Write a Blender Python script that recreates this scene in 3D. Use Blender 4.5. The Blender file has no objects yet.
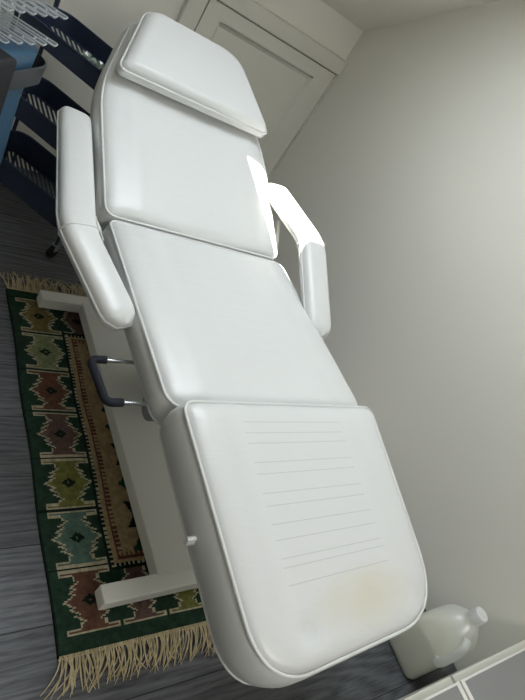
import bpy, bmesh, math, random
from mathutils import Vector, Matrix
random.seed(7)
S = bpy.context.scene
COL = S.collection
PI = math.pi

# ------------------------------------------------------------------ camera
CAM_H = 1.42
RX = (0.76523106, -0.35434321, 0.53745913)      # right
DN = (0.10917384, -0.75135517, -0.65080449)     # down
FW = (0.63443085, 0.55669229, -0.5362753)       # forward
cd = bpy.data.cameras.new('camera'); cam = bpy.data.objects.new('camera', cd); COL.objects.link(cam)
cam.matrix_world = Matrix(((RX[0], -DN[0], -FW[0], 0), (RX[1], -DN[1], -FW[1], 0), (RX[2], -DN[2], -FW[2], CAM_H), (0, 0, 0, 1)))
cd.sensor_width = 36; cd.sensor_fit = 'AUTO'; cd.lens = 549.5 / 700 * 36; cd.clip_start = 0.02
S.camera = cam

# ------------------------------------------------------------------ light
w = bpy.data.worlds.new('world'); S.world = w; w.use_nodes = True
bg = w.node_tree.nodes['Background']
bg.inputs[0].default_value = (0.62, 0.78, 1.0, 1); bg.inputs[1].default_value = 1.0
SUN_DIR = Vector((0.67, -1.0, -2.0))           # the way the sunlight travels
sd = bpy.data.lights.new('sun', 'SUN'); sd.energy = 38; sd.angle = 0.009; sd.color = (1, 0.95, 0.86)
so = bpy.data.objects.new('sun', sd); COL.objects.link(so)
so.rotation_euler = SUN_DIR.to_track_quat('-Z', 'Y').to_euler(); so.location = (1.3, 5, 5)

ROOM = dict(x0=-1.7, x1=1.898, y0=-2.5, y1=2.467)
EAVE = 1.259; PITCH = 0.66; RIDGE_Y = 0.0
def roof_z(y): return EAVE + PITCH * (ROOM['y1'] - y) if y > RIDGE_Y else EAVE + PITCH * (ROOM['y1'] - RIDGE_Y) - PITCH * (RIDGE_Y - y)

def area(name, loc, normal, sx, sy, power, color):
    d = bpy.data.lights.new(name, 'AREA'); d.shape = 'RECTANGLE'; d.size = sx; d.size_y = sy; d.energy = power; d.color = color
    o = bpy.data.objects.new(name, d); COL.objects.link(o); o.location = loc
    o.rotation_euler = Vector(normal).to_track_quat('-Z', 'Y').to_euler(); return o
# area lamp added under the covered roof opening, standing in for skylight
area('added_overhead_fill', (0.92, 1.20, roof_z(1.20) - 0.04), (0, -PITCH, -1), 0.8, 0.85, 18, (0.87, 0.945, 1.0))
# softer unseen fill lamp added behind the camera to brighten the lower right
area('added_rear_fill', (0.55, -1.10, roof_z(-1.10) - 0.04), (0, PITCH, -1), 0.6, 0.6, 14, (1.0, 0.965, 0.90))

S.view_settings.view_transform = 'Standard'; S.view_settings.look = 'None'
S.view_settings.exposure = 0.0; S.view_settings.gamma = 1; S.view_settings.use_curve_mapping = False
S.cycles.max_bounces = 10; S.cycles.diffuse_bounces = 6; S.cycles.sample_clamp_indirect = 6
try:
    S.cycles.use_denoising = True; S.cycles.denoiser = 'OPENIMAGEDENOISE'
except Exception: pass

# ------------------------------------------------------------------ materials
def lin(*c):
    return tuple(((v / 255) / 12.92 if v / 255 <= 0.04045 else ((v / 255 + 0.055) / 1.055) ** 2.4) for v in c) + (1,)
MATS = {}
def mat(name, color, rough=0.5, metal=0.0, spec=0.5, bump=0.0, bscale=200, vary=0.0, vscale=6, trans=0.0, ior=1.45, coat=0.0, detail=4):
    if name in MATS: return MATS[name]
    m = bpy.data.materials.new(name); m.use_nodes = True
    nt = m.node_tree; b = nt.nodes['Principled BSDF']
    b.inputs['Base Color'].default_value = color if len(color) == 4 else (*color, 1)
    b.inputs['Roughness'].default_value = rough; b.inputs['Metallic'].default_value = metal
    b.inputs['Specular IOR Level'].default_value = spec; b.inputs['IOR'].default_value = ior
    b.inputs['Transmission Weight'].default_value = trans; b.inputs['Coat Weight'].default_value = coat
    tc = nt.nodes.new('ShaderNodeTexCoord')
    if vary:
        n = nt.nodes.new('ShaderNodeTexNoise'); n.inputs['Scale'].default_value = vscale; n.inputs['Detail'].default_value = detail
        r = nt.nodes.new('ShaderNodeMapRange'); r.inputs[1].default_value = 0.3; r.inputs[2].default_value = 0.7
        r.inputs[3].default_value = 1 - vary; r.inputs[4].default_value = 1 + vary
        h = nt.nodes.new('ShaderNodeHueSaturation'); h.inputs['Color'].default_value = b.inputs['Base Color'].default_value
        nt.links.new(tc.outputs['Object'], n.inputs['Vector']); nt.links.new(n.outputs[0], r.inputs[0])
        nt.links.new(r.outputs[0], h.inputs['Value']); nt.links.new(h.outputs[0], b.inputs['Base Color'])
    if bump:
        n2 = nt.nodes.new('ShaderNodeTexNoise'); n2.inputs['Scale'].default_value = bscale; n2.inputs['Detail'].default_value = 3
        bp = nt.nodes.new('ShaderNodeBump'); bp.inputs['Strength'].default_value = bump; bp.inputs['Distance'].default_value = 0.002
        nt.links.new(tc.outputs['Object'], n2.inputs['Vector']); nt.links.new(n2.outputs[0], bp.inputs['Height'])
        nt.links.new(bp.outputs[0], b.inputs['Normal'])
    MATS[name] = m; return m

def clear_mix(name, color, clear, gloss, rough, tint=(1, 1, 1, 1)):
    """thin translucent plastic: part clear, part milky, with a sheen"""
    m = bpy.data.materials.new(name); m.use_nodes = True; nt = m.node_tree; N = nt.nodes; L = nt.links; N.remove(N['Principled BSDF'])
    t = N.new('ShaderNodeBsdfTransparent'); t.inputs[0].default_value = tint
    d = N.new('ShaderNodeBsdfDiffuse'); d.inputs[0].default_value = color; tr = N.new('ShaderNodeBsdfTranslucent'); tr.inputs[0].default_value = color
    g = N.new('ShaderNodeBsdfGlossy'); g.inputs['Roughness'].default_value = rough
    def mix(f, a, b_): k = N.new('ShaderNodeMixShader'); k.inputs[0].default_value = f; L.new(a.outputs[0], k.inputs[1]); L.new(b_.outputs[0], k.inputs[2]); return k
    L.new(mix(gloss, mix(clear, mix(0.4, d, tr), t), g).outputs[0], N['Material Output'].inputs[0])
    MATS[name] = m; return m

def vinyl(name, lines=None, stain=False):
    """white padded vinyl: soft creases, fine grain, optional stitched lines across the pad"""
    m = bpy.data.materials.new(name); m.use_nodes = True; nt = m.node_tree; N = nt.nodes; L = nt.links
    b = N['Principled BSDF']; b.inputs['Roughness'].default_value = 0.31; b.inputs['Specular IOR Level'].default_value = 0.5
    tc = N.new('ShaderNodeTexCoord')
    mp = N.new('ShaderNodeMapping'); mp.inputs['Scale'].default_value = (5, 14, 8); L.new(tc.outputs['Object'], mp.inputs['Vector'])
    n1 = N.new('ShaderNodeTexNoise'); n1.inputs['Scale'].default_value = 1.4; n1.inputs['Detail'].default_value = 3; n1.inputs['Distortion'].default_value = 0.6
    L.new(mp.outputs[0], n1.inputs['Vector'])
    n2 = N.new('ShaderNodeTexNoise'); n2.inputs['Scale'].default_value = 420; L.new(tc.outputs['Object'], n2.inputs['Vector'])
    b1 = N.new('ShaderNodeBump'); b1.inputs['Strength'].default_value = 0.30; b1.inputs['Distance'].default_value = 0.006; L.new(n1.outputs[0], b1.inputs['Height'])
    b2 = N.new('ShaderNodeBump'); b2.inputs['Strength'].default_value = 0.06; b2.inputs['Distance'].default_value = 0.001
    L.new(n2.outputs[0], b2.inputs['Height']); L.new(b1.outputs[0], b2.inputs['Normal'])
    last = b2; base = lin(214, 215, 214)
    col = N.new('ShaderNodeRGB'); col.outputs[0].default_value = base; out = col.outputs[0]
    sx = N.new('ShaderNodeSeparateXYZ'); L.new(tc.outputs['Object'], sx.inputs[0])
    def math_(op, a, bb=None):
        k = N.new('ShaderNodeMath'); k.operation = op
        for i, v in enumerate((a, bb)):
            if v is None: continue
            if isinstance(v, (int, float)): k.inputs[i].default_value = v
            else: L.new(v, k.inputs[i])
        return k.outputs[0]
    def mix(fac, a, c):
        k = N.new('ShaderNodeMix'); k.data_type = 'RGBA'; L.new(fac, k.inputs[0]); L.new(a, k.inputs[6]); k.inputs[7].default_value = c
        return k.outputs[2]
    if stain:
        # old yellowed wear near the foot end
        dx = math_('DIVIDE', math_('SUBTRACT', sx.outputs[0], 0.02), 0.17); dy = math_('DIVIDE', math_('SUBTRACT', sx.outputs[1], -0.17), 0.07)
        r = math_('ADD', math_('MULTIPLY', dx, dx), math_('MULTIPLY', dy, dy))
        nn = N.new('ShaderNodeTexNoise'); nn.inputs['Scale'].default_value = 9; nn.inputs['Detail'].default_value = 4; L.new(tc.outputs['Object'], nn.inputs['Vector'])
        f = math_('MULTIPLY', math_('MAXIMUM', math_('SUBTRACT', 1.0, r), 0.0), nn.outputs[0])
        f = math_('MULTIPLY', f, 0.85)
        out = mix(f, out, lin(205, 196, 165))
    if lines:
        ys, hw, strength = lines; k = None
        for i, y0 in enumerate(ys):
            l_ = math_('LESS_THAN', math_('ABSOLUTE', math_('SUBTRACT', sx.outputs[1], y0)), 0.0011)
            k = l_ if k is None else math_('MAXIMUM', k, l_)
        k = math_('MULTIPLY', k, math_('LESS_THAN', math_('ABSOLUTE', math_('ADD', sx.outputs[0], 0.028)), hw))
        k = math_('MULTIPLY', k, strength)
        out = mix(k, out, lin(150, 150, 150))
    L.new(out, b.inputs['Base Color']); L.new(last.outputs[0], b.inputs['Normal'])
    return m

M_VINYL = vinyl('white_vinyl')
M_PIPE = mat('white_piping', lin(216, 217, 215), 0.38)
M_WHITE_METAL = mat('cream_painted_metal', lin(238, 237, 231), 0.42, bump=0.03, bscale=300)
M_CHROME = mat('chrome', (0.62, 0.63, 0.65), 0.22, 1.0)
M_GREYMETAL = mat('grey_metal', lin(150, 155, 155), 0.4, 0.15)
M_FOAM = mat('black_foam', lin(22, 24, 34), 0.8, bump=0.2, bscale=400)
M_RUBBER = mat('black_rubber', lin(22, 22, 26), 0.7)
M_NAVY = mat('navy_black_metal', lin(44, 54, 76), 0.5, bump=0.03, bscale=400)
M_DARK = mat('dark_grey_plastic', lin(52, 54, 58), 0.45)
M_BLUE = mat('blue_plastic_film', lin(58, 92, 118), 0.4, bump=0.5, bscale=30)
M_CLEAR = clear_mix('clear_acrylic', lin(200, 208, 215), 0.80, 0.16, 0.12, (0.95, 0.97, 0.98, 1))
M_RIM = clear_mix('pale_clear_rim', lin(225, 228, 230), 0.35, 0.25, 0.2)
M_FILM = clear_mix('pale_green_film', lin(190, 208, 192), 0.35, 0.15, 0.2)
M_WALL = mat('wall_paint', lin(228, 226, 217), 0.75, bump=0.05, bscale=120)
M_CEIL = mat('ceiling_paint', lin(230, 227, 218), 0.85)
M_TRIM = mat('gloss_trim_paint', lin(212, 210, 200), 0.4)
M_CABTOP = mat('grey_laminate', lin(140, 140, 140), 0.4, bump=0.03, bscale=200)
M_CABWHITE = mat('white_melamine', lin(232, 230, 224), 0.35)
M_FRINGE = mat('cream_wool', lin(196, 182, 148), 0.9, vary=0.2, vscale=60)

def wood_floor():
    m = bpy.data.materials.new('dark_grey_wood_planks'); m.use_nodes = True; nt = m.node_tree; N = nt.nodes; L = nt.links
    b = N['Principled BSDF']; b.inputs['Roughness'].default_value = 0.5
    tc = N.new('ShaderNodeTexCoord')
    mp = N.new('ShaderNodeMapping'); mp.inputs['Location'].default_value = (0.85, -0.013, 0); L.new(tc.outputs['Object'], mp.inputs[0])
    br = N.new('ShaderNodeTexBrick'); br.inputs['Scale'].default_value = 1; br.inputs['Brick Width'].default_value = 1.9
    br.inputs['Row Height'].default_value = 0.2045; br.inputs['Mortar Size'].default_value = 0.0016; br.inputs['Mortar Smooth'].default_value = 0.2
    br.inputs['Color1'].default_value = (0.8, 0.8, 0.8, 1); br.inputs['Color2'].default_value = (1.15, 1.15, 1.15, 1); br.inputs['Mortar'].default_value = (0.12, 0.12, 0.12, 1)
    br.offset = 0.37
    L.new(mp.outputs[0], br.inputs['Vector'])
    g = N.new('ShaderNodeMapping'); g.inputs['Scale'].default_value = (2.2, 34, 1); L.new(tc.outputs['Object'], g.inputs[0])
    # shift the grain from plank to plank
    n = N.new('ShaderNodeTexNoise'); n.inputs['Scale'].default_value = 3.2; n.inputs['Detail'].default_value = 8; n.inputs['Roughness'].default_value = 0.65; n.inputs['Distortion'].default_value = 1.6
    L.new(g.outputs[0], n.inputs['Vector'])
    wv = N.new('ShaderNodeTexWave'); wv.wave_type = 'RINGS'; wv.rings_direction = 'Z'; wv.inputs['Scale'].default_value = 2.6; wv.inputs['Distortion'].default_value = 12; wv.inputs['Detail'].default_value = 3; wv.inputs['Detail Scale'].default_value = 1.2
    g2 = N.new('ShaderNodeMapping'); g2.inputs['Scale'].default_value = (0.7, 6, 1); L.new(tc.outputs['Object'], g2.inputs[0]); L.new(g2.outputs[0], wv.inputs['Vector'])
    ad = N.new('ShaderNodeMath'); ad.operation = 'MULTIPLY_ADD'; L.new(wv.outputs['Fac'], ad.inputs[0]); ad.inputs[1].default_value = 0.22; L.new(n.outputs[0], ad.inputs[2])
    cr = N.new('ShaderNodeValToRGB'); L.new(ad.outputs[0], cr.inputs[0])
    cr.color_ramp.elements[0].position = 0.30; cr.color_ramp.elements[0].color = lin(56, 58, 64)
    cr.color_ramp.elements[1].position = 0.85; cr.color_ramp.elements[1].color = lin(122, 124, 129)
    mx = N.new('ShaderNodeMix'); mx.data_type = 'RGBA'; mx.blend_type = 'MULTIPLY'; mx.inputs[0].default_value = 1
    L.new(cr.outputs[0], mx.inputs[6]); L.new(br.outputs['Color'], mx.inputs[7]); L.new(mx.outputs[2], b.inputs['Base Color'])
    bp = N.new('ShaderNodeBump'); bp.inputs['Strength'].default_value = 0.25; bp.inputs['Distance'].default_value = 0.002
    L.new(ad.outputs[0], bp.inputs['Height']); L.new(bp.outputs[0], b.inputs['Normal'])
    return m
M_FLOOR = wood_floor()

# ------------------------------------------------------------------ mesh helpers
class MB:
    def __init__(s): s.v = []; s.f = []; s.mi = []; s.sm = []
    def add(s, verts, faces, mi=0, smooth=False):
        o = len(s.v); s.v += [tuple(p) for p in verts]
        for f in faces: s.f.append([i + o for i in f]); s.mi.append(mi); s.sm.append(smooth)
    def box(s, a, b, mi=0, M=None, bev=0.0):
        bm = bmesh.new(); bmesh.ops.create_cube(bm, size=1)
        for v in bm.verts: v.co = Vector([a[i] + (b[i] - a[i]) * (v.co[i] + 0.5) for i in range(3)])
        if bev: bmesh.ops.bevel(bm, geom=list(bm.edges), offset=bev, segments=2, profile=0.5, affect='EDGES')
        bm.verts.index_update()
        vs = [(M @ v.co) if M else v.co.copy() for v in bm.verts]; s.add(vs, [[v.index for v in f.verts] for f in bm.faces], mi); bm.free()
    def rings(s, rings, cap0=True, cap1=True, closed=True, mi=0, smooth=True):
        n = len(rings[0]); vs = [p for r in rings for p in r]; fs = []
        for i in range(len(rings) - 1):
            for j in range(n if closed else n - 1):
                k = (j + 1) % n; fs.append([i * n + j, i * n + k, (i + 1) * n + k, (i + 1) * n + j])
        if cap0: fs.append(list(range(n))[::-1])
        if cap1: fs.append([(len(rings) - 1) * n + j for j in range(n)])
        s.add(vs, fs, mi, smooth)
    def tube(s, pts, r, seg=8, closed=False, mi=0, taper=None, up=None):
        pts = [Vector(p) for p in pts]; n = len(pts); R = []
        prev = None
        for i, p in enumerate(pts):
            if closed: t = pts[(i + 1) % n] - pts[i - 1]
            else: t = pts[min(i + 1, n - 1)] - pts[max(i - 1, 0)]
            t.normalize()
            if prev is None:
                a = Vector((0, 0, 1)) if abs(t.z) < 0.9 else Vector((1, 0, 0)); x = t.cross(a).normalized()
            else:
                x = (prev - t * prev.dot(t)).normalized()
            prev = x; y = t.cross(x); rr = r * (taper[i] if taper else 1)
            R.append([p + (x * math.cos(2 * PI * k / seg) + y * math.sin(2 * PI * k / seg)) * rr for k in range(seg)])
        if closed: R.append(R[0]); s.rings(R, False, False, mi=mi)
        else: s.rings(R, mi=mi)
    def cyl(s, a, b, r, seg=20, r2=None, mi=0):
        a, b = Vector(a), Vector(b); t = (b - a).normalized(); q = Vector((0, 0, 1)) if abs(t.z) < 0.9 else Vector((1, 0, 0))
        x = t.cross(q).normalized(); y = t.cross(x); r2 = r if r2 is None else r2
        s.rings([[p + (x * math.cos(2 * PI * k / seg) + y * math.sin(2 * PI * k / seg)) * rr for k in range(seg)] for p, rr in ((a, r), (b, r2))], mi=mi)
    def build(s, name, mats, parent=None, sharp=40):
        me = bpy.data.meshes.new(name); me.from_pydata(s.v, [], s.f)
        for m in (mats if isinstance(mats, (list, tuple)) else [mats]): me.materials.append(m)
        for p, mi, sm in zip(me.polygons, s.mi, s.sm): p.material_index = mi; p.use_smooth = sm
        bm = bmesh.new(); bm.from_mesh(me); bmesh.ops.recalc_face_normals(bm, faces=bm.faces); bm.to_mesh(me); bm.free()
        if any(s.sm):
            try: me.set_sharp_from_angle(angle=math.radians(sharp))
            except Exception: pass
        o = bpy.data.objects.new(name, me); COL.objects.link(o)
        if parent: o.parent = parent
        return o
def tag(o, label=None, cat=None, group=None, kind=None):
    if label: o['label'] = label
    if cat: o['category'] = cat
    if group: o['group'] = group
    if kind: o['kind'] = kind
    return o
def thing(name, label, cat, loc=(0, 0, 0), rz=0, group=None):
    o = bpy.data.objects.new(name, None); COL.objects.link(o); o.location = loc; o.rotation_euler = (0, 0, rz); o.empty_display_size = 0.1
    return tag(o, label, cat, group)
def smooth_path(pts, n=8, r=0.05):
    """polyline with rounded corners"""
    P = [Vector(p) for p in pts]; out = [P[0]]
    for i in range(1, len(P) - 1):
        a, b, c = P[i - 1], P[i], P[i + 1]; d1 = min(r, (b - a).length * 0.45); d2 = min(r, (c - b).length * 0.45)
        s = b + (a - b).normalized() * d1; e = b + (c - b).normalized() * d2
        for k in range(n + 1):
            t = k / n; out.append(s * (1 - t) ** 2 + b * 2 * t * (1 - t) + e * t * t)
    out.append(P[-1]); return out
def round_poly(pts, radii, seg=8):
    P = [Vector((p[0], p[1], 0)) for p in pts]; out = []; n = len(P)
    for i in range(n):
        a, b, c = P[i - 1], P[i], P[(i + 1) % n]; r = radii[i] if isinstance(radii, (list, tuple)) else radii
        s = b + (a - b).normalized() * min(r, (a - b).length * 0.48); e = b + (c - b).normalized() * min(r, (c - b).length * 0.48)
        for k in range(seg + 1):
            t = k / seg; q = s * (1 - t) ** 2 + b * 2 * t * (1 - t) + e * t * t; out.append((q.x, q.y))
    return out
def resample(poly, step):
    out = []; n = len(poly)
    for i in range(n):
        a, b = poly[i], poly[(i + 1) % n]; d = math.hypot(b[0] - a[0], b[1] - a[1])
        if d < 1e-6: continue
        k = max(1, int(d / step))
        out += [(a[0] + (b[0] - a[0]) * t / k, a[1] + (b[1] - a[1]) * t / k) for t in range(k)]
    return out

# ------------------------------------------------------------------ room shell
X0, X1, Y0, Y1 = ROOM['x0'], ROOM['x1'], ROOM['y0'], ROOM['y1']
RIDGE = roof_z(RIDGE_Y + 1e-6); REAR = roof_z(Y0); T = 0.12
def struct(name, mb, m, parent=None):
    o = mb.build(name, m, parent)
    if not parent: o['kind'] = 'structure'
    return o
b = MB(); b.box((X0 - T, Y0 - T, -0.08), (X1 + T, Y1 + T, 0)); struct('floor', b, M_FLOOR)
def gable(x):
    b = MB(); P = [(Y0 - T, -0.0), (Y1 + T, -0.0), (Y1 + T, EAVE - PITCH * T), (RIDGE_Y, RIDGE + 0.0), (Y0 - T, REAR - PITCH * T)]
    vs = [(x, y, z) for y, z in P] + [(x + (T if x > 0 else -T), y, z) for y, z in P]
    b.add(vs, [list(range(5)), list(range(5, 10))] + [[i, (i + 1) % 5, 5 + (i + 1) % 5, 5 + i] for i in range(5)]); return b
struct('wall_right', gable(X1), M_WALL); struct('wall_left', gable(X0), M_WALL)
b = MB(); b.box((X0, Y1, 0), (X1, Y1 + T, EAVE)); struct('wall_back', b, M_WALL)
b = MB(); b.box((X0, Y0 - T, 0), (X1, Y0, REAR)); struct('wall_front', b, M_WALL)
# sloping ceilings, with the sun's roof window and two openings added for the lamps
def slope(name, ya, yb, holes):
    b = MB(); t = 0.14
    def slab(xa, xb, y1, y2):
        if xb - xa < 1e-4 or y2 - y1 < 1e-4: return
        vs = [(x, y, roof_z(y) + dz) for dz in (0, t) for x, y in ((xa, y1), (xb, y1), (xb, y2), (xa, y2))]
        b.add(vs, [[0, 1, 2, 3], [4, 5, 6, 7], [0, 1, 5, 4], [1, 2, 6, 5], [2, 3, 7, 6], [3, 0, 4, 7]])
    y = ya
    for hx0, hx1, hy0, hy1 in sorted(holes, key=lambda q: q[2]):
        slab(X0 - T, X1 + T, y, hy0); slab(X0 - T, hx0, hy0, hy1); slab(hx1, X1 + T, hy0, hy1); y = hy1
    slab(X0 - T, X1 + T, y, yb)
    return struct(name, b, M_CEIL)
SUN_HOLE = (0.804, 1.11, 1.715, 2.03)
ADDED_HOLE = (0.49, 1.35, 0.80, 1.62)  # unseen opening added above the overhead lamp
ADDED_REAR_HOLE = (0.2, 0.9, -1.45, -0.75)  # unseen opening added for the rear fill lamp
slope('ceiling_back', RIDGE_Y + 1e-4, Y1 + T, [SUN_HOLE, ADDED_HOLE])
slope('ceiling_front', Y0 - T, RIDGE_Y - 1e-4, [ADDED_REAR_HOLE])
def window_frame(name, hole):
    hx0, hx1, hy0, hy1 = hole; b = MB(); f = 0.03
    def bar(xa, xb, y1, y2):
        vs = [(x, y, roof_z(y) + dz) for dz in (-0.012, 0.05) for x, y in ((xa, y1), (xb, y1), (xb, y2), (xa, y2))]
        b.add(vs, [[0, 1, 2, 3], [4, 5, 6, 7], [0, 1, 5, 4], [1, 2, 6, 5], [2, 3, 7, 6], [3, 0, 4, 7]])
    bar(hx0 - f, hx0, hy0 - f, hy1 + f); bar(hx1, hx1 + f, hy0 - f, hy1 + f); bar(hx0, hx1, hy0 - f, hy0); bar(hx0, hx1, hy1, hy1 + f)
    struct(name, b, M_TRIM)
window_frame('window_1', SUN_HOLE); window_frame('added_window_2', ADDED_HOLE); window_frame('added_window_3', ADDED_REAR_HOLE)  # second and third frames surround the openings added for the lamps
# opaque pale panel added across the large opening to stop the sun
b = MB(); hx0, hx1, hy0, hy1 = ADDED_HOLE; vs = [(x, y, roof_z(y) + dz) for dz in (0.03, 0.034) for x, y in ((hx0, hy0), (hx1, hy0), (hx1, hy1), (hx0, hy1))]
b.add(vs, [[0, 1, 2, 3], [4, 5, 6, 7], [0, 1, 5, 4], [1, 2, 6, 5], [2, 3, 7, 6], [3, 0, 4, 7]]); struct('added_sun_blocker', b, M_CEIL)

# skirting boards
b = MB(); b.box((X0, Y1 - 0.014, 0), (1.03, Y1, 0.09), bev=0.003); struct('baseboard_back', b, M_TRIM)
b = MB(); b.box((X0, Y0, 0), (X0 + 0.014, Y1, 0.09), bev=0.003); struct('baseboard_left', b, M_TRIM)

# low panelled loft door in the back wall with its frame
d = thing('door_1', None, None, (1.505, Y1, 0)); d['kind'] = 'structure'
def dx(x): return x - 1.505
b = MB(); yS = -0.018
for a, c in (((1.128, 0.0), (1.206, 1.035)), ((1.777, 0.0), (1.884, 1.035)), ((1.206, 0.968), (1.777, 1.035)), ((1.206, 0.0), (1.777, 0.10))):
    b.box((dx(a[0]), yS, a[1] + 0.006), (dx(c[0]), 0.0, c[1]))
# bevelled moulding round the sunk panel
o4 = [(1.206, 0.106), (1.777, 0.106), (1.777, 0.968), (1.206, 0.968)]; i4 = [(1.222, 0.122), (1.761, 0.122), (1.761, 0.952), (1.222, 0.952)]
vs = [(dx(x), yS, z) for x, z in o4] + [(dx(x), -0.006, z) for x, z in i4]
b.add(vs, [[k, (k + 1) % 4, 4 + (k + 1) % 4, 4 + k] for k in range(4)])
b.add([(dx(x), -0.006, z) for x, z in i4], [[0, 1, 2, 3]])
b.build('door_leaf', M_TRIM, d)
b = MB()
b.box((dx(1.040), -0.03, 0), (dx(1.118), 0, 1.112), bev=0.005); b.box((dx(1.118), -0.03, 1.042), (dx(1.897), 0, 1.112), bev=0.005)
b.box((dx(1.888), -0.022, 0), (dx(1.897), 0, 1.042), bev=0.003)
b.build('door_frame', M_TRIM, d)
b = MB(); b.cyl((dx(1.165), yS, 0.55), (dx(1.165), yS - 0.03, 0.55), 0.008, 12); b.cyl((dx(1.165), yS - 0.03, 0.55), (dx(1.165), yS - 0.05, 0.55), 0.018, 16); b.build('door_knob', M_GREYMETAL, d)

# ------------------------------------------------------------------ low cupboards below the camera
def cupboard(label, xa, xb):
    zt, yf, yb_ = 0.40, -0.0330, -0.46
    c = thing('storage_cupboard', label, 'cupboard', ((xa + xb) / 2, (yf + yb_) / 2, 0), 0, 'low storage cupboards at the foot of the chair')
    hw = (xb - xa) / 2; hd = (yf - yb_) / 2
    b = MB(); b.box((-hw, -hd, 0.0), (hw, hd, zt - 0.006), bev=0.001); b.build('body', M_CABWHITE, c)
    b = MB(); b.box((-hw + 0.001, hd, 0.0), (hw - 0.001, hd + 0.0185, zt - 0.016), bev=0.002); b.build('front_panel', M_TRIM, c)
    b = MB(); b.box((-hw + 0.014, -hd, zt - 0.006), (hw - 0.014, hd - 0.004, zt), bev=0.0008); tag(b.build('top_panel', M_CABTOP, c), 'grey top panel')
    b = MB()
    b.box((-hw, hd - 0.004, zt - 0.010), (hw, hd + 0.0015, zt + 0.001), bev=0.0006); b.box((-hw, -hd, zt - 0.010), (-hw + 0.014, hd - 0.004, zt + 0.001), bev=0.0006); b.box((hw - 0.014, -hd, zt - 0.010), (hw, hd - 0.004, zt + 0.001), bev=0.0006)
    tag(b.build('edging', M_CABWHITE, c), 'white edging strip')
cupboard('low grey-topped cupboard with white edging beside the right wall', 1.356, X1 - 0.002)
cupboard('low grey-topped cupboard under the foot of the chair, away from the wall', 0.80, 1.348)

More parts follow.
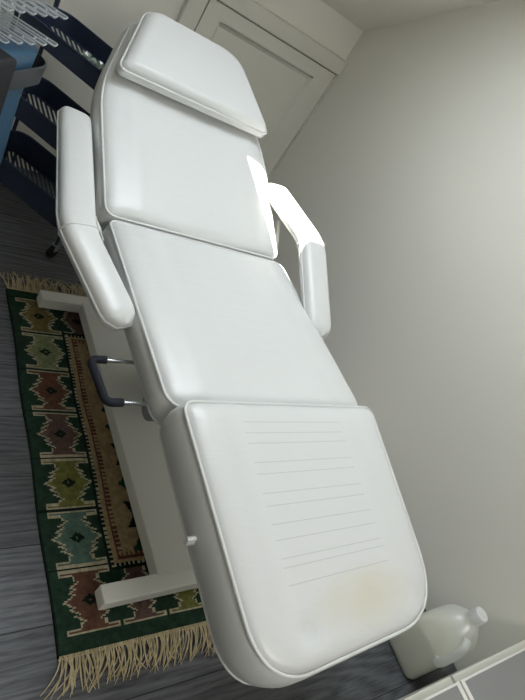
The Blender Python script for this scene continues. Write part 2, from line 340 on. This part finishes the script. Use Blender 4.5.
# ------------------------------------------------------------------ rug
def rug():
    x0, x1, y0, y1, th = 0.527, 1.277, 0.338, 1.60, 0.007
    t = thing('kilim_rug', 'dark green patterned kilim rug with cream fringes under the chair', 'rug', ((x0 + x1) / 2, (y0 + y1) / 2, 0))
    names = [('rug_green', (38, 58, 46)), ('rug_dark', (22, 34, 30)), ('rug_cream', (176, 168, 142)), ('rug_beige', (156, 136, 104)), ('rug_red', (94, 58, 50)), ('rug_brick', (98, 70, 58)),
             ('rug_mauve', (94, 76, 70)), ('rug_olive', (108, 110, 62)), ('rug_teal', (84, 108, 98)), ('rug_sage', (120, 126, 92)), ('rug_brown', (112, 100, 66)), ('rug_forest', (30, 70, 56))]
    mats = [mat(n, lin(*c), 0.95, spec=0.15, bump=0.5, bscale=420, vary=0.28, vscale=70, detail=6) for n, c in names]
    G, DK, CR, BE, RD, BK, MV, OL, TE, SA, BR, FO = range(12)
    cs = 0.0045; nx = int(round((x1 - x0) / cs)); ny = int(round((y1 - y0) / cs))
    seq = [BK, TE, OL, MV, BK, SA, BR]
    def solid(a, c):
        a, c = abs(a), abs(c)
        if a > 1 or c > 1: return False
        if c > 0.80: return True
        if c > 0.64: return a < 0.50
        k = min(int(c / 0.215), 2); fr = (c - k * 0.215) / 0.215
        return a < (1.0, 0.86, 0.72)[k] - fr * 0.40
    def medallion(a, c, colour):
        if not solid(a, c): return None
        if not (solid(a + 0.10, c) and solid(a - 0.10, c) and solid(a, c + 0.065) and solid(a, c - 0.065)): return CR
        a, c = abs(a), abs(c)
        if a / 0.30 + c / 0.20 < 1 and a + c > 0.06: return DK
        return colour
    def colour(ex, py):
        e = min(ex, (x1 - x0) - ex); f = min(py, (y1 - y0) - py)
        if e < 0.004: return DK
        # border of medallions
        py2 = py - 0.040
        pit = 0.1690
        row = int(py2 / pit)
        if e < 0.168:
            if row > 6 or py2 < 0: return G
            a = (e - 0.098) / 0.072; c = (py2 - (row + 0.5) * pit) / (pit * 0.475)
            col = seq[row % 7]
            m = medallion(a, c, col)
            if m is not None: return m
            if abs(c) > 1.02: return DK
            return G
        if f < 0.19:
            fy = f - 0.040; pitx = (x1 - x0 - 2 * 0.168) / 3
            i = int((ex - 0.168) / pitx); a = (ex - 0.168 - (i + 0.5) * pitx) / (pitx * 0.46); c = (fy - 0.5 * pit) / (pit * 0.475)
            m = medallion(a, c, (MV, OL, BK)[i % 3])
            return m if m is not None else G
        e2 = min(e - 0.168, f - 0.19); along = py if e - 0.168 < f - 0.19 else ex
        tooth = (along / 0.014) % 1 < 0.5
        if e2 < 0.008: return DK
        if e2 < 0.018: return CR if tooth else DK
        if e2 < 0.028: return BE
        if e2 < 0.034: return RD
        if e2 < 0.046: return RD if tooth else BE
        # beige field with small dark motifs
        for cx, ph in ((0.118, 0.0), (0.207, 0.5)):
            q = (py - 0.19) / 0.105 + ph; k = int(q); c = (q - k - 0.5) * 2; a = (e - 0.168 - cx) / 0.036
            a, c = abs(a), abs(c)
            if k % 2 == 0:
                if a + c < 0.85: return FO if a + c > 0.35 else RD
                if c < 0.12 and a < 1.0: return FO
            else:
                if c < 0.75 and a < 0.25 + c * 0.8 and a < 0.85: return DK if c > 0.3 else FO
                if a < 0.9 and 0.72 < c < 0.8: return FO
        return BE
    b = MB(); ox, oy = (x0 + x1) / 2, (y0 + y1) / 2
    def wob(px, py): return 0.0012 * math.sin(px * 23 + py * 9) + 0.0008 * math.sin(py * 31)
    vs = []
    for j in range(ny + 1):
        for i in range(nx + 1):
            px, py = i * cs, j * cs
            vs.append((x0 + px - ox + 0.0025 * math.sin(py * 14), y0 + py - oy, th + wob(px, py)))
    fs = []; mi = []
    for j in range(ny):
        for i in range(nx):
            a = j * (nx + 1) + i; fs.append([a, a + 1, a + nx + 2, a + nx + 1]); mi.append(colour((i + 0.5) * cs, (j + 0.5) * cs))
    n0 = len(vs)
    edge = [i for i in range(nx + 1)] + [j * (nx + 1) + nx for j in range(1, ny + 1)] + [ny * (nx + 1) + i for i in range(nx - 1, -1, -1)] + [j * (nx + 1) for j in range(ny - 1, 0, -1)]
    vs += [(vs[k][0], vs[k][1], 0.0005) for k in edge]
    for k in range(len(edge)):
        k2 = (k + 1) % len(edge); fs.append([edge[k], edge[k2], n0 + k2, n0 + k]); mi.append(DK)
    fs.append([n0 + k for k in range(len(edge))]); mi.append(DK)
    b.v = vs; b.f = fs; b.mi = mi; b.sm = [False] * len(fs)
    b.build('woven_field', mats, t)
    for y_, sgn in ((y0, -1), (y1, 1)):
        b = MB(); rr = random.Random(3 if sgn < 0 else 5)
        n = 190
        for k in range(n):
            px = x0 + 0.004 + (x1 - x0 - 0.008) * k / (n - 1); ln = rr.uniform(0.055, 0.085) * (1 if sgn < 0 else 1.25)
            sk = rr.gauss(-0.25 if sgn < 0 else 0, 0.28) * ln - (0.02 * max(0, 1 - k / 25) if sgn < 0 else 0); mid = rr.gauss(0, 0.006); zz = rr.uniform(0.002, 0.009)
            pts = []
            for q in range(6):
                s = q / 5; pts.append((px - ox + sk * s * s + mid * math.sin(s * 3.1), y_ - oy - sgn * 0.006 + sgn * (ln + 0.006) * s, (th + 0.001) * (1 - s) ** 2 + zz * math.sin(s * 3.1) + 0.0022))
            b.tube(pts, 0.0017, 5, taper=[1, 1.1, 1, 1, 0.9, 0.5])
        b.tube([(x0 - ox + (x1 - x0) * q / 20, y_ - oy, th) for q in range(21)], 0.0026, 6)
        tag(b.build('fringe', M_FRINGE, t), 'cream fringe', kind='stuff')
rug()

# ------------------------------------------------------------------ treatment chair
CH_X, CH_YAW = 0.927, 0.0272
chair = thing('treatment_chair', 'white padded reclining beauty treatment chair standing on the green rug', 'treatment chair', (CH_X, 0.0008, 0), CH_YAW)

def cushion(name, poly, thick, M, vin, crown=0.016, tilt=None, label=None, bottom_inset=0.02, bulge=0.008, edge=(0.985, 0.955, 0.92, 0.88, 0.84, 0.80, 0.76, 0.72, 0.68, 0.64, 0.60, 0.55, 0.5, 0.4, 0.25), pipes=('top', 'bottom'), rp=0.0034, centre=(0, 0), hfun=None):
    """padded slab: poly is its outline in (u, w), n is the thickness; M places it in the chair"""
    P = resample(poly, 0.018); cx, cy = centre; n = len(P)
    def nrm(i):
        a, c = P[i - 1], P[(i + 1) % n]; t = Vector((c[0] - a[0], c[1] - a[1])).normalized(); return Vector((t.y, -t.x))
    area2 = sum(P[i][0] * P[(i + 1) % n][1] - P[(i + 1) % n][0] * P[i][1] for i in range(n))
    sg = 1 if area2 > 0 else -1
    NR = [nrm(i) * sg for i in range(n)]
    rg = []
    for d, h in ((-bottom_inset, 0), (-0.006, 0.004), (0, 0.012), (bulge * 0.7, 0.3 * thick), (bulge, 0.52 * thick), (bulge * 0.75, 0.78 * thick), (0.001, thick - 0.004), (-0.003, thick)):
        rg.append([(P[i][0] + NR[i].x * d, P[i][1] + NR[i].y * d, h) for i in range(n)])
    prof = []
    for s in edge:
        q = min(1, (1 - s) / 0.16); prof.append((s, thick + crown * (q * (2 - q)) ** 0.8))
    for s, h in prof:
        ring = []
        for i in range(n):
            x, y = cx + (P[i][0] - cx) * s, cy + (P[i][1] - cy) * s
            ring.append((x, y, h + (hfun(x, y, s) if hfun else 0)))
        rg.append(ring)
    b = MB(); b.rings(rg, True, False)
    k0 = len(b.v) - n; b.v.append((cx, cy, prof[-1][1] + (hfun(cx, cy, 0) if hfun else 0))); ctr = len(b.v) - 1
    for j in range(n): b.f.append([k0 + j, k0 + (j + 1) % n, ctr]); b.mi.append(0); b.sm.append(True)
    o = b.build(name, vin, chair, sharp=70); o.matrix_local = M
    if label: o['label'] = label
    pb = MB()
    if 'top' in pipes: pb.tube([(P[i][0] + NR[i].x * 0.001, P[i][1] + NR[i].y * 0.001, thick) for i in range(n)], rp, 8, closed=True)
    if 'bottom' in pipes: pb.tube([(P[i][0], P[i][1], 0.011) for i in range(n)], rp * 0.9, 8, closed=True)
    if pipes: pb.build('piping', M_PIPE, o)
    return o
def slab_matrix(v0, z0, v1, z1, u=0):
    """frame with w along the slope from (v0,z0) to (v1,z1) [top edge line], n up-normal, origin at the middle"""
    d = Vector((0, v1 - v0, z1 - z0)); L = d.length; d.normalize(); n = Vector((0, -d.z, d.y)); m = Vector((u, (v0 + v1) / 2, (z0 + z1) / 2))
    return Matrix(((1, d.x, n.x, m.x), (0, d.y, n.y, m.y), (0, d.z, n.z, m.z), (0, 0, 0, 1))), L
def lower(M, t): return M @ Matrix.Translation((0, 0, -t))

def bump_(x, c, w_): return math.exp(-((x - c) / w_) ** 2)
def pad_h(x, y, s): return 0.0045 * (bump_(x, -0.215, 0.028) + bump_(x, 0.225, 0.03)) - 0.003 * bump_(x, 0, 0.12)
def foot_h(x, y, s):
    return 0.003 * (bump_(x, -0.205, 0.03) + bump_(x, 0.205, 0.03)) - 0.011 * bump_(x, -0.165, 0.020) * bump_(y, -0.200, 0.022) + 0.007 * bump_(x, -0.165, 0.03) * bump_(y, -0.235, 0.018) - 0.010 * bump_(x, 0.19, 0.03) * bump_(y, -0.20, 0.02)
# foot cushion
M, L = slab_matrix(0.074, 0.565, 0.612, 0.661); tf = 0.120
poly = round_poly([(-0.311, L / 2), (-0.283, -L / 2 + 0.010), (0.255, -L / 2 + 0.024), (0.297, L / 2)], [0.03, 0.115, 0.15, 0.03], 12)
cushion('foot_cushion', poly, tf, lower(M, tf), vinyl('foot_vinyl', ([-0.115, -0.083, -0.066, -0.031, 0.0, 0.037, 0.063, 0.104, 0.129, 0.172, 0.196, 0.222], 0.155, 0.30), True), crown=0.014, bulge=0.012, bottom_inset=0.009, hfun=foot_h)
# seat cushion
M, L = slab_matrix(0.628, 0.618, 1.236, 0.637); ts = 0.085
poly = round_poly([(-0.312, L / 2), (-0.314, -L / 2), (0.314, -L / 2), (0.312, L / 2)], [0.03, 0.05, 0.05, 0.03], 8)
cushion('seat_cushion', poly, ts, lower(M, ts), vinyl('seat_vinyl', ([-0.16 + 0.036 * k for k in range(10)], 0.14, 0.07)), crown=0.017, bulge=0.010, hfun=pad_h)
# back cushion with sloping shoulders
B0 = (1.262, 0.634); sl = (0.418, 0.908); LB = 0.735
B1 = (B0[0] + LB * sl[1], B0[1] + LB * sl[0])
M, L = slab_matrix(*B0, *B1); tb = 0.085
poly = round_poly([(-0.190, L / 2), (-0.312, 0.055), (-0.314, -L / 2), (0.314, -L / 2), (0.312, 0.055), (0.190, L / 2)], [0.05, 0.09, 0.035, 0.035, 0.09, 0.05], 8)
cushion('back_cushion', poly, tb, lower(M, tb), vinyl('back_vinyl', ([-0.28 + 0.036 * k for k in range(9)], 0.14, 0.06)), crown=0.016, bulge=0.010, centre=(0, -0.06), hfun=pad_h)
MB_BACK = M
# head pillow lying on the top of the back
def head():
    M, L = slab_matrix(1.645, 0.866, 1.898, 0.982)
    poly = round_poly([(-0.178, L / 2), (-0.288, -L / 2), (0.284, -L / 2), (0.184, L / 2)], [0.045, 0.03, 0.03, 0.075], 8)
    tp = 0.032
    o = cushion('head_pillow', poly, tp, lower(M, tp * 0.5), M_VINYL, crown=0.028, bulge=0.004, bottom_inset=0.012)
head()

# bent arm pads
def arm(path, hw, th, name='armrest'):
    pts = smooth_path(path, 7, 0.045); rg = []; edge_o = []; edge_i = []; n = len(pts)
    # resample ends for rounded noses
    P = [Vector(p) for p in pts]
    full = []
    for i in range(n - 1):
        k = max(1, int((P[i + 1] - P[i]).length / 0.02)); full += [P[i].lerp(P[i + 1], t / k) for t in range(k)]
    full.append(P[-1]); cum = [0]
    for i in range(1, len(full)): cum.append(cum[-1] + (full[i] - full[i - 1]).length)
    tot = cum[-1]; N = len(full)
    sec = []
    for k in range(24):
        a = 2 * PI * k / 24; c, s = math.cos(a), math.sin(a)
        sec.append((math.copysign(abs(c) ** 0.55, c), math.copysign(abs(s) ** 0.8, s)))
    for i, p in enumerate(full):
        t = (full[min(i + 1, N - 1)] - full[max(i - 1, 0)]).normalized(); x = Vector((0, 0, 1)).cross(t).normalized(); up = t.cross(x)
        de = min(cum[i], tot - cum[i]); rn = 0.03 if cum[i] < tot / 2 else 0.05
        q = min(1, de / rn); sc = 0.45 + 0.55 * math.sqrt(max(0, 1 - (1 - q) ** 2)); sz = 0.6 + 0.4 * math.sqrt(max(0, 1 - (1 - q) ** 2))
        if cum[i] < tot / 2: sc = 0.8 + 0.2 * math.sqrt(max(0, 1 - (1 - q) ** 2))
        rg.append([p + x * (hw * sc * a) + up * (th / 2 * sz * b_) for a, b_ in sec])
        edge_o.append(p + x * (hw * sc) ); edge_i.append(p - x * (hw * sc))
    b = MB(); b.rings(rg); o = b.build(name, M_VINYL, chair, sharp=60)
    pb = MB(); loop = edge_o + edge_i[::-1]; pb.tube(loop, 0.0035, 6, closed=True)
    # welt across the bend
    bi = min(range(N), key=lambda i: (full[i] - Vector(path[1])).length); r_ = rg[bi]
    c_ = full[bi]; pb.tube([c_ + (Vector(q) - c_) * 1.006 for q in r_], 0.0028, 6, closed=True)
    pb.build('piping', M_PIPE, o)
    return o
arm([(-0.369, 1.590, 0.722), (-0.434, 1.120, 0.662), (-0.347, 0.875, 0.596)], 0.046, 0.06)
arm([(0.348, 1.53, 0.752), (0.372, 1.235, 0.748), (0.335, 0.93, 0.605)], 0.050, 0.06)

# steel base: long channel on two cross feet
b = MB(); b.box((-0.114, 0.475, 0.018), (0.182, 1.53, 0.066), bev=0.004); b.build('base_channel', M_WHITE_METAL, chair)
for y_, ua in ((0.458, -0.278), (1.542, -0.262)):
    b = MB(); b.box((ua, y_ - 0.025, 0.016), (0.30, y_ + 0.025, 0.062), bev=0.004); f = b.build('cross_foot', M_WHITE_METAL, chair)
    for u in (ua + 0.03, 0.27):
        b = MB(); b.cyl((u, y_, 0.0094), (u, y_, 0.018), 0.022, 16); tag(b.build('foot_pad', M_RUBBER, f), 'black rubber foot pad')
# lifting column and under-frame
b = MB(); b.box((0.04, 0.98, 0.064), (0.17, 1.22, 0.36), bev=0.008); b.box((0.05, 0.99, 0.355), (0.16, 1.20, 0.505), bev=0.006); b.build('lift_column', M_WHITE_METAL, chair)
b = MB()
for u in (-0.2, 0.2):
    b.box((u - 0.015, 0.66, 0.50), (u + 0.015, 1.26, 0.550), bev=0.003)
for v_ in (0.70, 1.0, 1.22): b.box((-0.2, v_ - 0.015, 0.503), (0.2, v_ + 0.015, 0.532), bev=0.003)
b.build('seat_frame', M_WHITE_METAL, chair)
b = MB()
Mx, _ = slab_matrix(*B0, *B1)
for u in (-0.17, 0.17): b.box((u - 0.015, -0.36, -0.118), (u + 0.015, 0.28, -0.084), M=Mx, bev=0.003)
b.box((-0.17, -0.12, -0.115), (0.17, -0.09, -0.087), M=Mx); b.build('back_frame', M_WHITE_METAL, chair)
b = MB()
Mf, _ = slab_matrix(0.090, 0.568, 0.612, 0.661)
for u in (-0.19, 0.19): b.box((u - 0.015, -0.10, -0.150), (u + 0.015, 0.25, -0.119), M=Mf, bev=0.003)
b.box((-0.19, -0.05, -0.148), (0.19, -0.02, -0.121), M=Mf); b.build('foot_frame', M_WHITE_METAL, chair)
# hinge brackets between back and seat, carrying the arms
for s in (-1, 1):
    b = MB(); b.box((s * 0.322 - 0.004, 1.19, 0.545), (s * 0.322 + 0.004, 1.34, 0.60), bev=0.003); b.cyl((s * 0.314, 1.252, 0.578), (s * 0.336, 1.252, 0.578), 0.016, 16)
    b.tube(smooth_path([(s * 0.322, 1.30, 0.575), (s * 0.345, 1.33, 0.63), (s * 0.36, 1.42, 0.69)], 6, 0.05), 0.010, 8)
    b.build('hinge_bracket', M_WHITE_METAL, chair)
# grey pivot disc seen below the joint, adjusting lever with black foam grip, latch
b = MB(); b.cyl((-0.272, 0.728, 0.490), (-0.252, 0.728, 0.490), 0.036, 28); b.cyl((-0.277, 0.728, 0.490), (-0.20, 0.728, 0.490), 0.014, 16)
b.box((-0.255, 0.712, 0.48), (-0.19, 0.744, 0.53)); tag(b.build('pivot_disc', M_GREYMETAL, chair), 'grey pivot disc')
HU = -0.412; hv = (0.826, 0.692); hz = (0.530, 0.546)
b = MB(); b.tube(smooth_path([(HU + 0.038, hv[0], hz[0] + 0.001), (HU, hv[0], hz[0]), (HU, hv[1], hz[1]), (HU + 0.038, hv[1], hz[1] + 0.001)], 6, 0.018), 0.0095, 12)
lv = tag(b.build('adjusting_lever', M_FOAM, chair), 'black foam grip of the lever')
for k in range(2):
    b = MB(); b.tube([(-0.19, hv[k] - 0.002, hz[k] + 0.002), (HU + 0.02, hv[k], hz[k])], 0.005, 10); tag(b.build('rod', M_CHROME, lv), 'chrome rod')
b = MB(); b.box((-0.326, 0.362, 0.534), (-0.304, 0.374, 0.548), bev=0.003); b.cyl((-0.329, 0.368, 0.553), (-0.304, 0.368, 0.553), 0.005, 12); b.build('latch', M_PIPE, chair)

# ------------------------------------------------------------------ jug
def jug():
    t = thing('plastic_jug', 'translucent plastic jug of cloudy liquid on the floor by the right wall', 'jug', (1.692, 0.092, 0), 0.0)
    t.scale = (1.06, 1.06, 1.12)
    hx, hy = 0.072, 0.072
    def sect(z, sx, sy, r, ox=0, oy=0):
        return [(x + ox, y + oy, z) for x, y in round_poly([(-sx, -sy), (sx, -sy), (sx, sy), (-sx, sy)], r, 6)]
    rows = [(0.0, .058, .058, .025), (0.004, .066, .066, .028), (0.015, .072, .072, .030), (0.09, .0725, .0725, .030), (0.155, .0725, .0725, .03), (0.185, .072, .070, .034), (0.212, .066, .062, .045), (0.236, .052, .048, .046), (0.256, .034, .033, .033), (0.266, .022, .022, .022), (0.285, .0205, .0205, .0205)]
    m = clear_mix('cloudy_plastic', lin(252, 253, 250), 0.36, 0.10, 0.30)
    b = MB(); b.rings([sect(z, a, c, min(r, a, c), 0, 0) for z, a, c, r in rows], True, True)
    body = b.build('body', m, t, sharp=80)
    m2 = mat('cloudy_liquid', lin(244, 242, 218), 0.3, trans=0.0, ior=1.2)
    b = MB(); b.rings([sect(z, a - 0.003, c - 0.003, min(r, a - .003, c - .003)) for z, a, c, r in [(0.003, .058, .058, .025), (0.015, .071, .071, .030), (0.09, .0715, .0715, .03), (0.145, .0715, .0715, .03)]], True, True)
    tag(b.build('liquid', m2, t), 'cloudy pale yellow liquid')
    b = MB(); b.tube(smooth_path([(-0.055, -0.045, 0.250), (-0.082, -0.062, 0.242), (-0.088, -0.066, 0.150), (-0.062, -0.05, 0.140)], 8, 0.035), 0.0125, 12)
    b.build('handle', m, t)
    b = MB(); b.cyl((0, 0, 0.276), (0, 0, 0.281), 0.0245, 28)
    rg = []
    for z, r in ((0.280, 0.0235), (0.300, 0.0225), (0.303, 0.0205)):
        rg.append([((r + (0.0006 if k % 2 else 0)) * math.cos(2 * PI * k / 60), (r + (0.0006 if k % 2 else 0)) * math.sin(2 * PI * k / 60), z) for k in range(60)])
    b.rings(rg, True, True, smooth=False); tag(b.build('cap', M_PIPE, t), 'white screw cap')
jug()

# ------------------------------------------------------------------ black mesh trolley by the back wall
def trolley():
    A = Vector((0.66, -0.751, 0)).normalized(); Bv = Vector((-0.751, -0.66, 0)).normalized()
    bl = Vector((0.600, 2.352, 0)); LA, LB = 0.465, 0.245
    ctr = bl + A * LA / 2 + Bv * LB / 2
    t = thing('utility_trolley', 'black three-tier metal mesh trolley on castors against the back wall', 'trolley', ctr, math.atan2(A.y, A.x))
    # local x along A, local y = -Bv (towards the wall)
    hl, hw = LA / 2 + 0.012, LB / 2 + 0.004
    for zt, hgt in ((0.748, 0.066), (0.482, 0.078), (0.228, 0.098)):
        out = round_poly([(-hl, -hw), (hl, -hw), (hl, hw), (-hl, hw)], 0.075, 8)
        b = MB(); th = 0.002
        inn = round_poly([(-hl + th, -hw + th), (hl - th, -hw + th), (hl - th, hw - th), (-hl + th, hw - th)], 0.073, 8)
        lo = zt - hgt
        n = len(out)
        prof = [(out, lo), (out, zt)]
        rg = [[(x, y, lo) for x, y in out], [(x, y, zt) for x, y in out], [(x, y, zt) for x, y in inn], [(x, y, lo) for x, y in inn], [(x, y, lo) for x, y in out]]
        b.rings(rg, False, False, smooth=False)
        b.tube([(x, y, zt) for x, y in out], 0.004, 6, closed=True)
        r = b.build('tray', M_NAVY, t)
        # slatted bottom
        m_ = MB(); dv = Vector((-0.75, 0.66)).normalized(); nv = Vector((dv.y, -dv.x)); ex, ey = hl - 0.006, hw - 0.004
        def inside(p): return abs(p.x) < ex and abs(p.y) < ey and not (abs(p.x) > ex - 0.03 and abs(p.y) > ey - 0.03 and abs(p.x) + abs(p.y) > ex + ey - 0.034)
        for i in range(-24, 25):
            c0 = nv * i * 0.0175; ss = [q * 0.004 for q in range(-120, 121) if inside(c0 + dv * q * 0.004)]
            if len(ss) < 3: continue
            p0, p1 = c0 + dv * ss[0], c0 + dv * ss[-1]
            ang = math.atan2(dv.y, dv.x); Mm = Matrix.Translation(((p0.x + p1.x) / 2, (p0.y + p1.y) / 2, lo + 0.005)) @ Matrix.Rotation(ang, 4, 'Z'); hh = (p1 - p0).length / 2
            m_.box((-hh, -0.0042, -0.001), (hh, 0.0042, 0.001), M=Mm)
        for y in (-hw + 0.012, hw - 0.012): m_.box((-hl + 0.03, y - 0.012, lo + 0.002), (hl - 0.03, y + 0.012, lo + 0.004))
        m_.build('slatted_bottom', M_NAVY, r)
    for sx in (-1, 1):
        for sy in (-1, 1):
            x, y = sx * (hl + 0.008), sy * (hw - 0.035)
            b = MB(); b.cyl((x, y, 0.055), (x, y, 0.735), 0.0075, 12); b.build('post', M_NAVY, t)
            x, y = sx * 0.228, sy * (hw - 0.006)
            c = MB(); c.box((x - 0.013, y - 0.016, 0.035), (x - 0.010, y + 0.010, 0.062)); c.box((x + 0.010, y - 0.016, 0.035), (x + 0.013, y + 0.010, 0.062)); c.box((x - 0.013, y - 0.012, 0.058), (x + 0.013, y + 0.010, 0.064))
            co = c.build('caster', M_GREYMETAL, t)
            wz = 0.027; c = MB(); c.cyl((x - 0.009, y - 0.006, wz), (x + 0.009, y - 0.006, wz), 0.027, 24)
            co2 = MB(); co2.cyl((x, y, 0.062), (x, y, 0.135), 0.007, 10); co2.build('caster_stem', M_NAVY, co); tag(c.build('wheel', M_RUBBER, co), 'black castor wheel')
    b = MB(); b.tube(smooth_path([(-hl - 0.008, hw - 0.035, 0.73), (-hl - 0.012, hw - 0.035, 0.87), (-hl - 0.012, -hw + 0.035, 0.87), (-hl - 0.008, -hw + 0.035, 0.73)], 8, 0.05), 0.009, 12); b.build('push_handle', M_NAVY, t)
    # crumpled film lying in the top tray
    f = thing('plastic_film', 'pale green crumpled plastic film in the top tier of the black trolley', 'plastic film', ctr + A * 0.06 + Vector((0, 0, 0.6885)), math.atan2(A.y, A.x))
    b = MB(); rr = random.Random(4); nx, ny = 26, 7; vs = []
    for j in range(ny):
        for i in range(nx):
            vs.append(((i / (nx - 1) - 0.5) * 0.24 + 0.02 + rr.uniform(-.004, .004), (j / (ny - 1) - 0.5) * 0.05 + 0.022 + rr.uniform(-.004, .004), 0.006 + rr.uniform(0, 0.022)))
    fs = [[j * nx + i, j * nx + i + 1, (j + 1) * nx + i + 1, (j + 1) * nx + i] for j in range(ny - 1) for i in range(nx - 1)]
    b.add(vs, fs); o = b.build('film_sheet', M_FILM, f); sm = o.modifiers.new('solid', 'SOLIDIFY'); sm.thickness = 0.001
trolley()

# ------------------------------------------------------------------ dark bin stand with blue bag, clear slotted racks
def stadium(cx, cy, dirv, half, r, seg=14):
    d = Vector(dirv).normalized(); n = Vector((-d.y, d.x)); out = []
    for k in range(seg + 1):
        a = -PI / 2 + PI * k / seg; p = Vector((cx, cy)) + d * (half + r * math.cos(a)) + n * (r * math.sin(a)); out.append((p.x, p.y))
    for k in range(seg + 1):
        a = PI / 2 + PI * k / seg; p = Vector((cx, cy)) + d * (-half + r * math.cos(a)) + n * (r * math.sin(a)); out.append((p.x, p.y))
    return out
def bag_stand():
    D = Vector((0.62, 0.78)); ex, ey = 0.322, 1.512; half = 0.13; cx, cy = ex - D.x * half, ey - D.y * half
    t = thing('bag_holder', 'dark grey hooped holder with a blue bag, left of the black trolley', 'bag holder', (cx, cy, 0))
    def st(r, z, h_=half): return [(x, y, z) for x, y in stadium(0, 0, D, h_, r)]
    b = MB(); b.rings([st(0.060, 0.805), st(0.063, 0.853), st(0.058, 0.855), st(0.055, 0.805), st(0.060, 0.805)], False, False); b.build('hoop', M_DARK, t, sharp=30)
    b = MB(); rg = []
    for k in range(15):
        z = 0.885 - (0.885 - 0.004) * k / 14; r = 0.050 - 0.004 * math.sin(k * 0.9) - 0.004 * k / 14; rg.append(st(max(r, .02), z, half - 0.035 - 0.01 * k / 14))
    b.rings(rg, True, True); tag(b.build('bag', M_BLUE, t, sharp=80), 'blue plastic bag')
    b = MB(); Rm = Matrix.Rotation(math.atan2(D.y, D.x), 4, 'Z')
    b.box((-0.30, -0.075, 0.66), (-0.012, 0.075, 0.895), M=Rm, bev=0.01)
    b.box((-0.26, -0.05, 0.0), (-0.12, 0.05, 0.66), M=Rm, bev=0.01); b.build('stand_body', M_RUBBER, t)
bag_stand()
def rack():
    """two tiers of clear slotted prongs, each tier on its own bar"""
    t = thing('clear_prong_rack', 'two-tier rack of clear slotted plastic prongs on the dark bag holder', 'display rack', (0.27, 1.46, 0.897))
    O = Vector((0.27, 1.46, 0.897)); d = Vector((0.077, -0.042, 0)).normalized(); n = Vector((-d.y, d.x, 0))
    tiers = (([(0.389 - 0.031 * k, 1.499 - 0.0285 * k) for k in range(6)], 0.905, 0.145), ([(0.390 - 0.0275 * k, 1.499 - 0.0245 * k) for k in range(7)], 0.974, 0.175))
    bars = []
    for tips, z, length in tiers:
        ends = []
        for x, y in tips:
            T0 = Vector((x, y, z)) - O; wd, sl_, h = 0.0118, 0.0032, 0.004
            def q(s, o_, zz): v = T0 - d * s + n * o_; return (v.x, v.y, v.z + zz)
            b = MB()
            for o0, o1 in ((-wd, -sl_), (sl_, wd)):
                vs = [q(0.030, o0, 0), q(0.030, o1, 0), q(length, o1, 0), q(length, o0, 0)] + [q(0.030, o0, h), q(0.030, o1, h), q(length, o1, h), q(length, o0, h)]
                b.add(vs, [[0, 1, 2, 3], [4, 5, 6, 7], [0, 1, 5, 4], [1, 2, 6, 5], [2, 3, 7, 6], [3, 0, 4, 7]])
            P6 = ((0.030, -wd), (0.004, -wd), (0, -wd * .7), (0, wd * .7), (0.004, wd), (0.030, wd))
            b.add([q(a_, o_, 0) for a_, o_ in P6] + [q(a_, o_, h) for a_, o_ in P6], [list(range(6)), list(range(6, 12))] + [[i, (i + 1) % 6, 6 + (i + 1) % 6, 6 + i] for i in range(6)])
            p = b.build('prong', M_CLEAR, t)
            b = MB(); b.tube([q(a_, o_, h) for a_, o_ in ((length, -wd), (0.004, -wd), (0, -wd * .7), (0, wd * .7), (0.004, wd), (length, wd))], 0.0017, 6)
            b.tube([q(0.026, -0.004, h), q(0.026, 0.004, h)], 0.0026, 6); tag(b.build('raised_rim', M_RIM, p), 'pale raised rim')
            ends.append(T0 - d * length)
        e = (ends[0] - ends[-1]).normalized(); A_, B_ = ends[0] + e * 0.02, ends[-1] - e * 0.02
        b = MB(); b.tube([A_ + Vector((0, 0, .001)), B_ + Vector((0, 0, .001))], 0.009, 8); b.build('bar', M_CLEAR, t); bars.append((A_, B_))
    for k in (0, 1):
        b = MB(); b.cyl(bars[0][k], bars[1][k], 0.007, 10); b.build('upright', M_CLEAR, t)
rack()
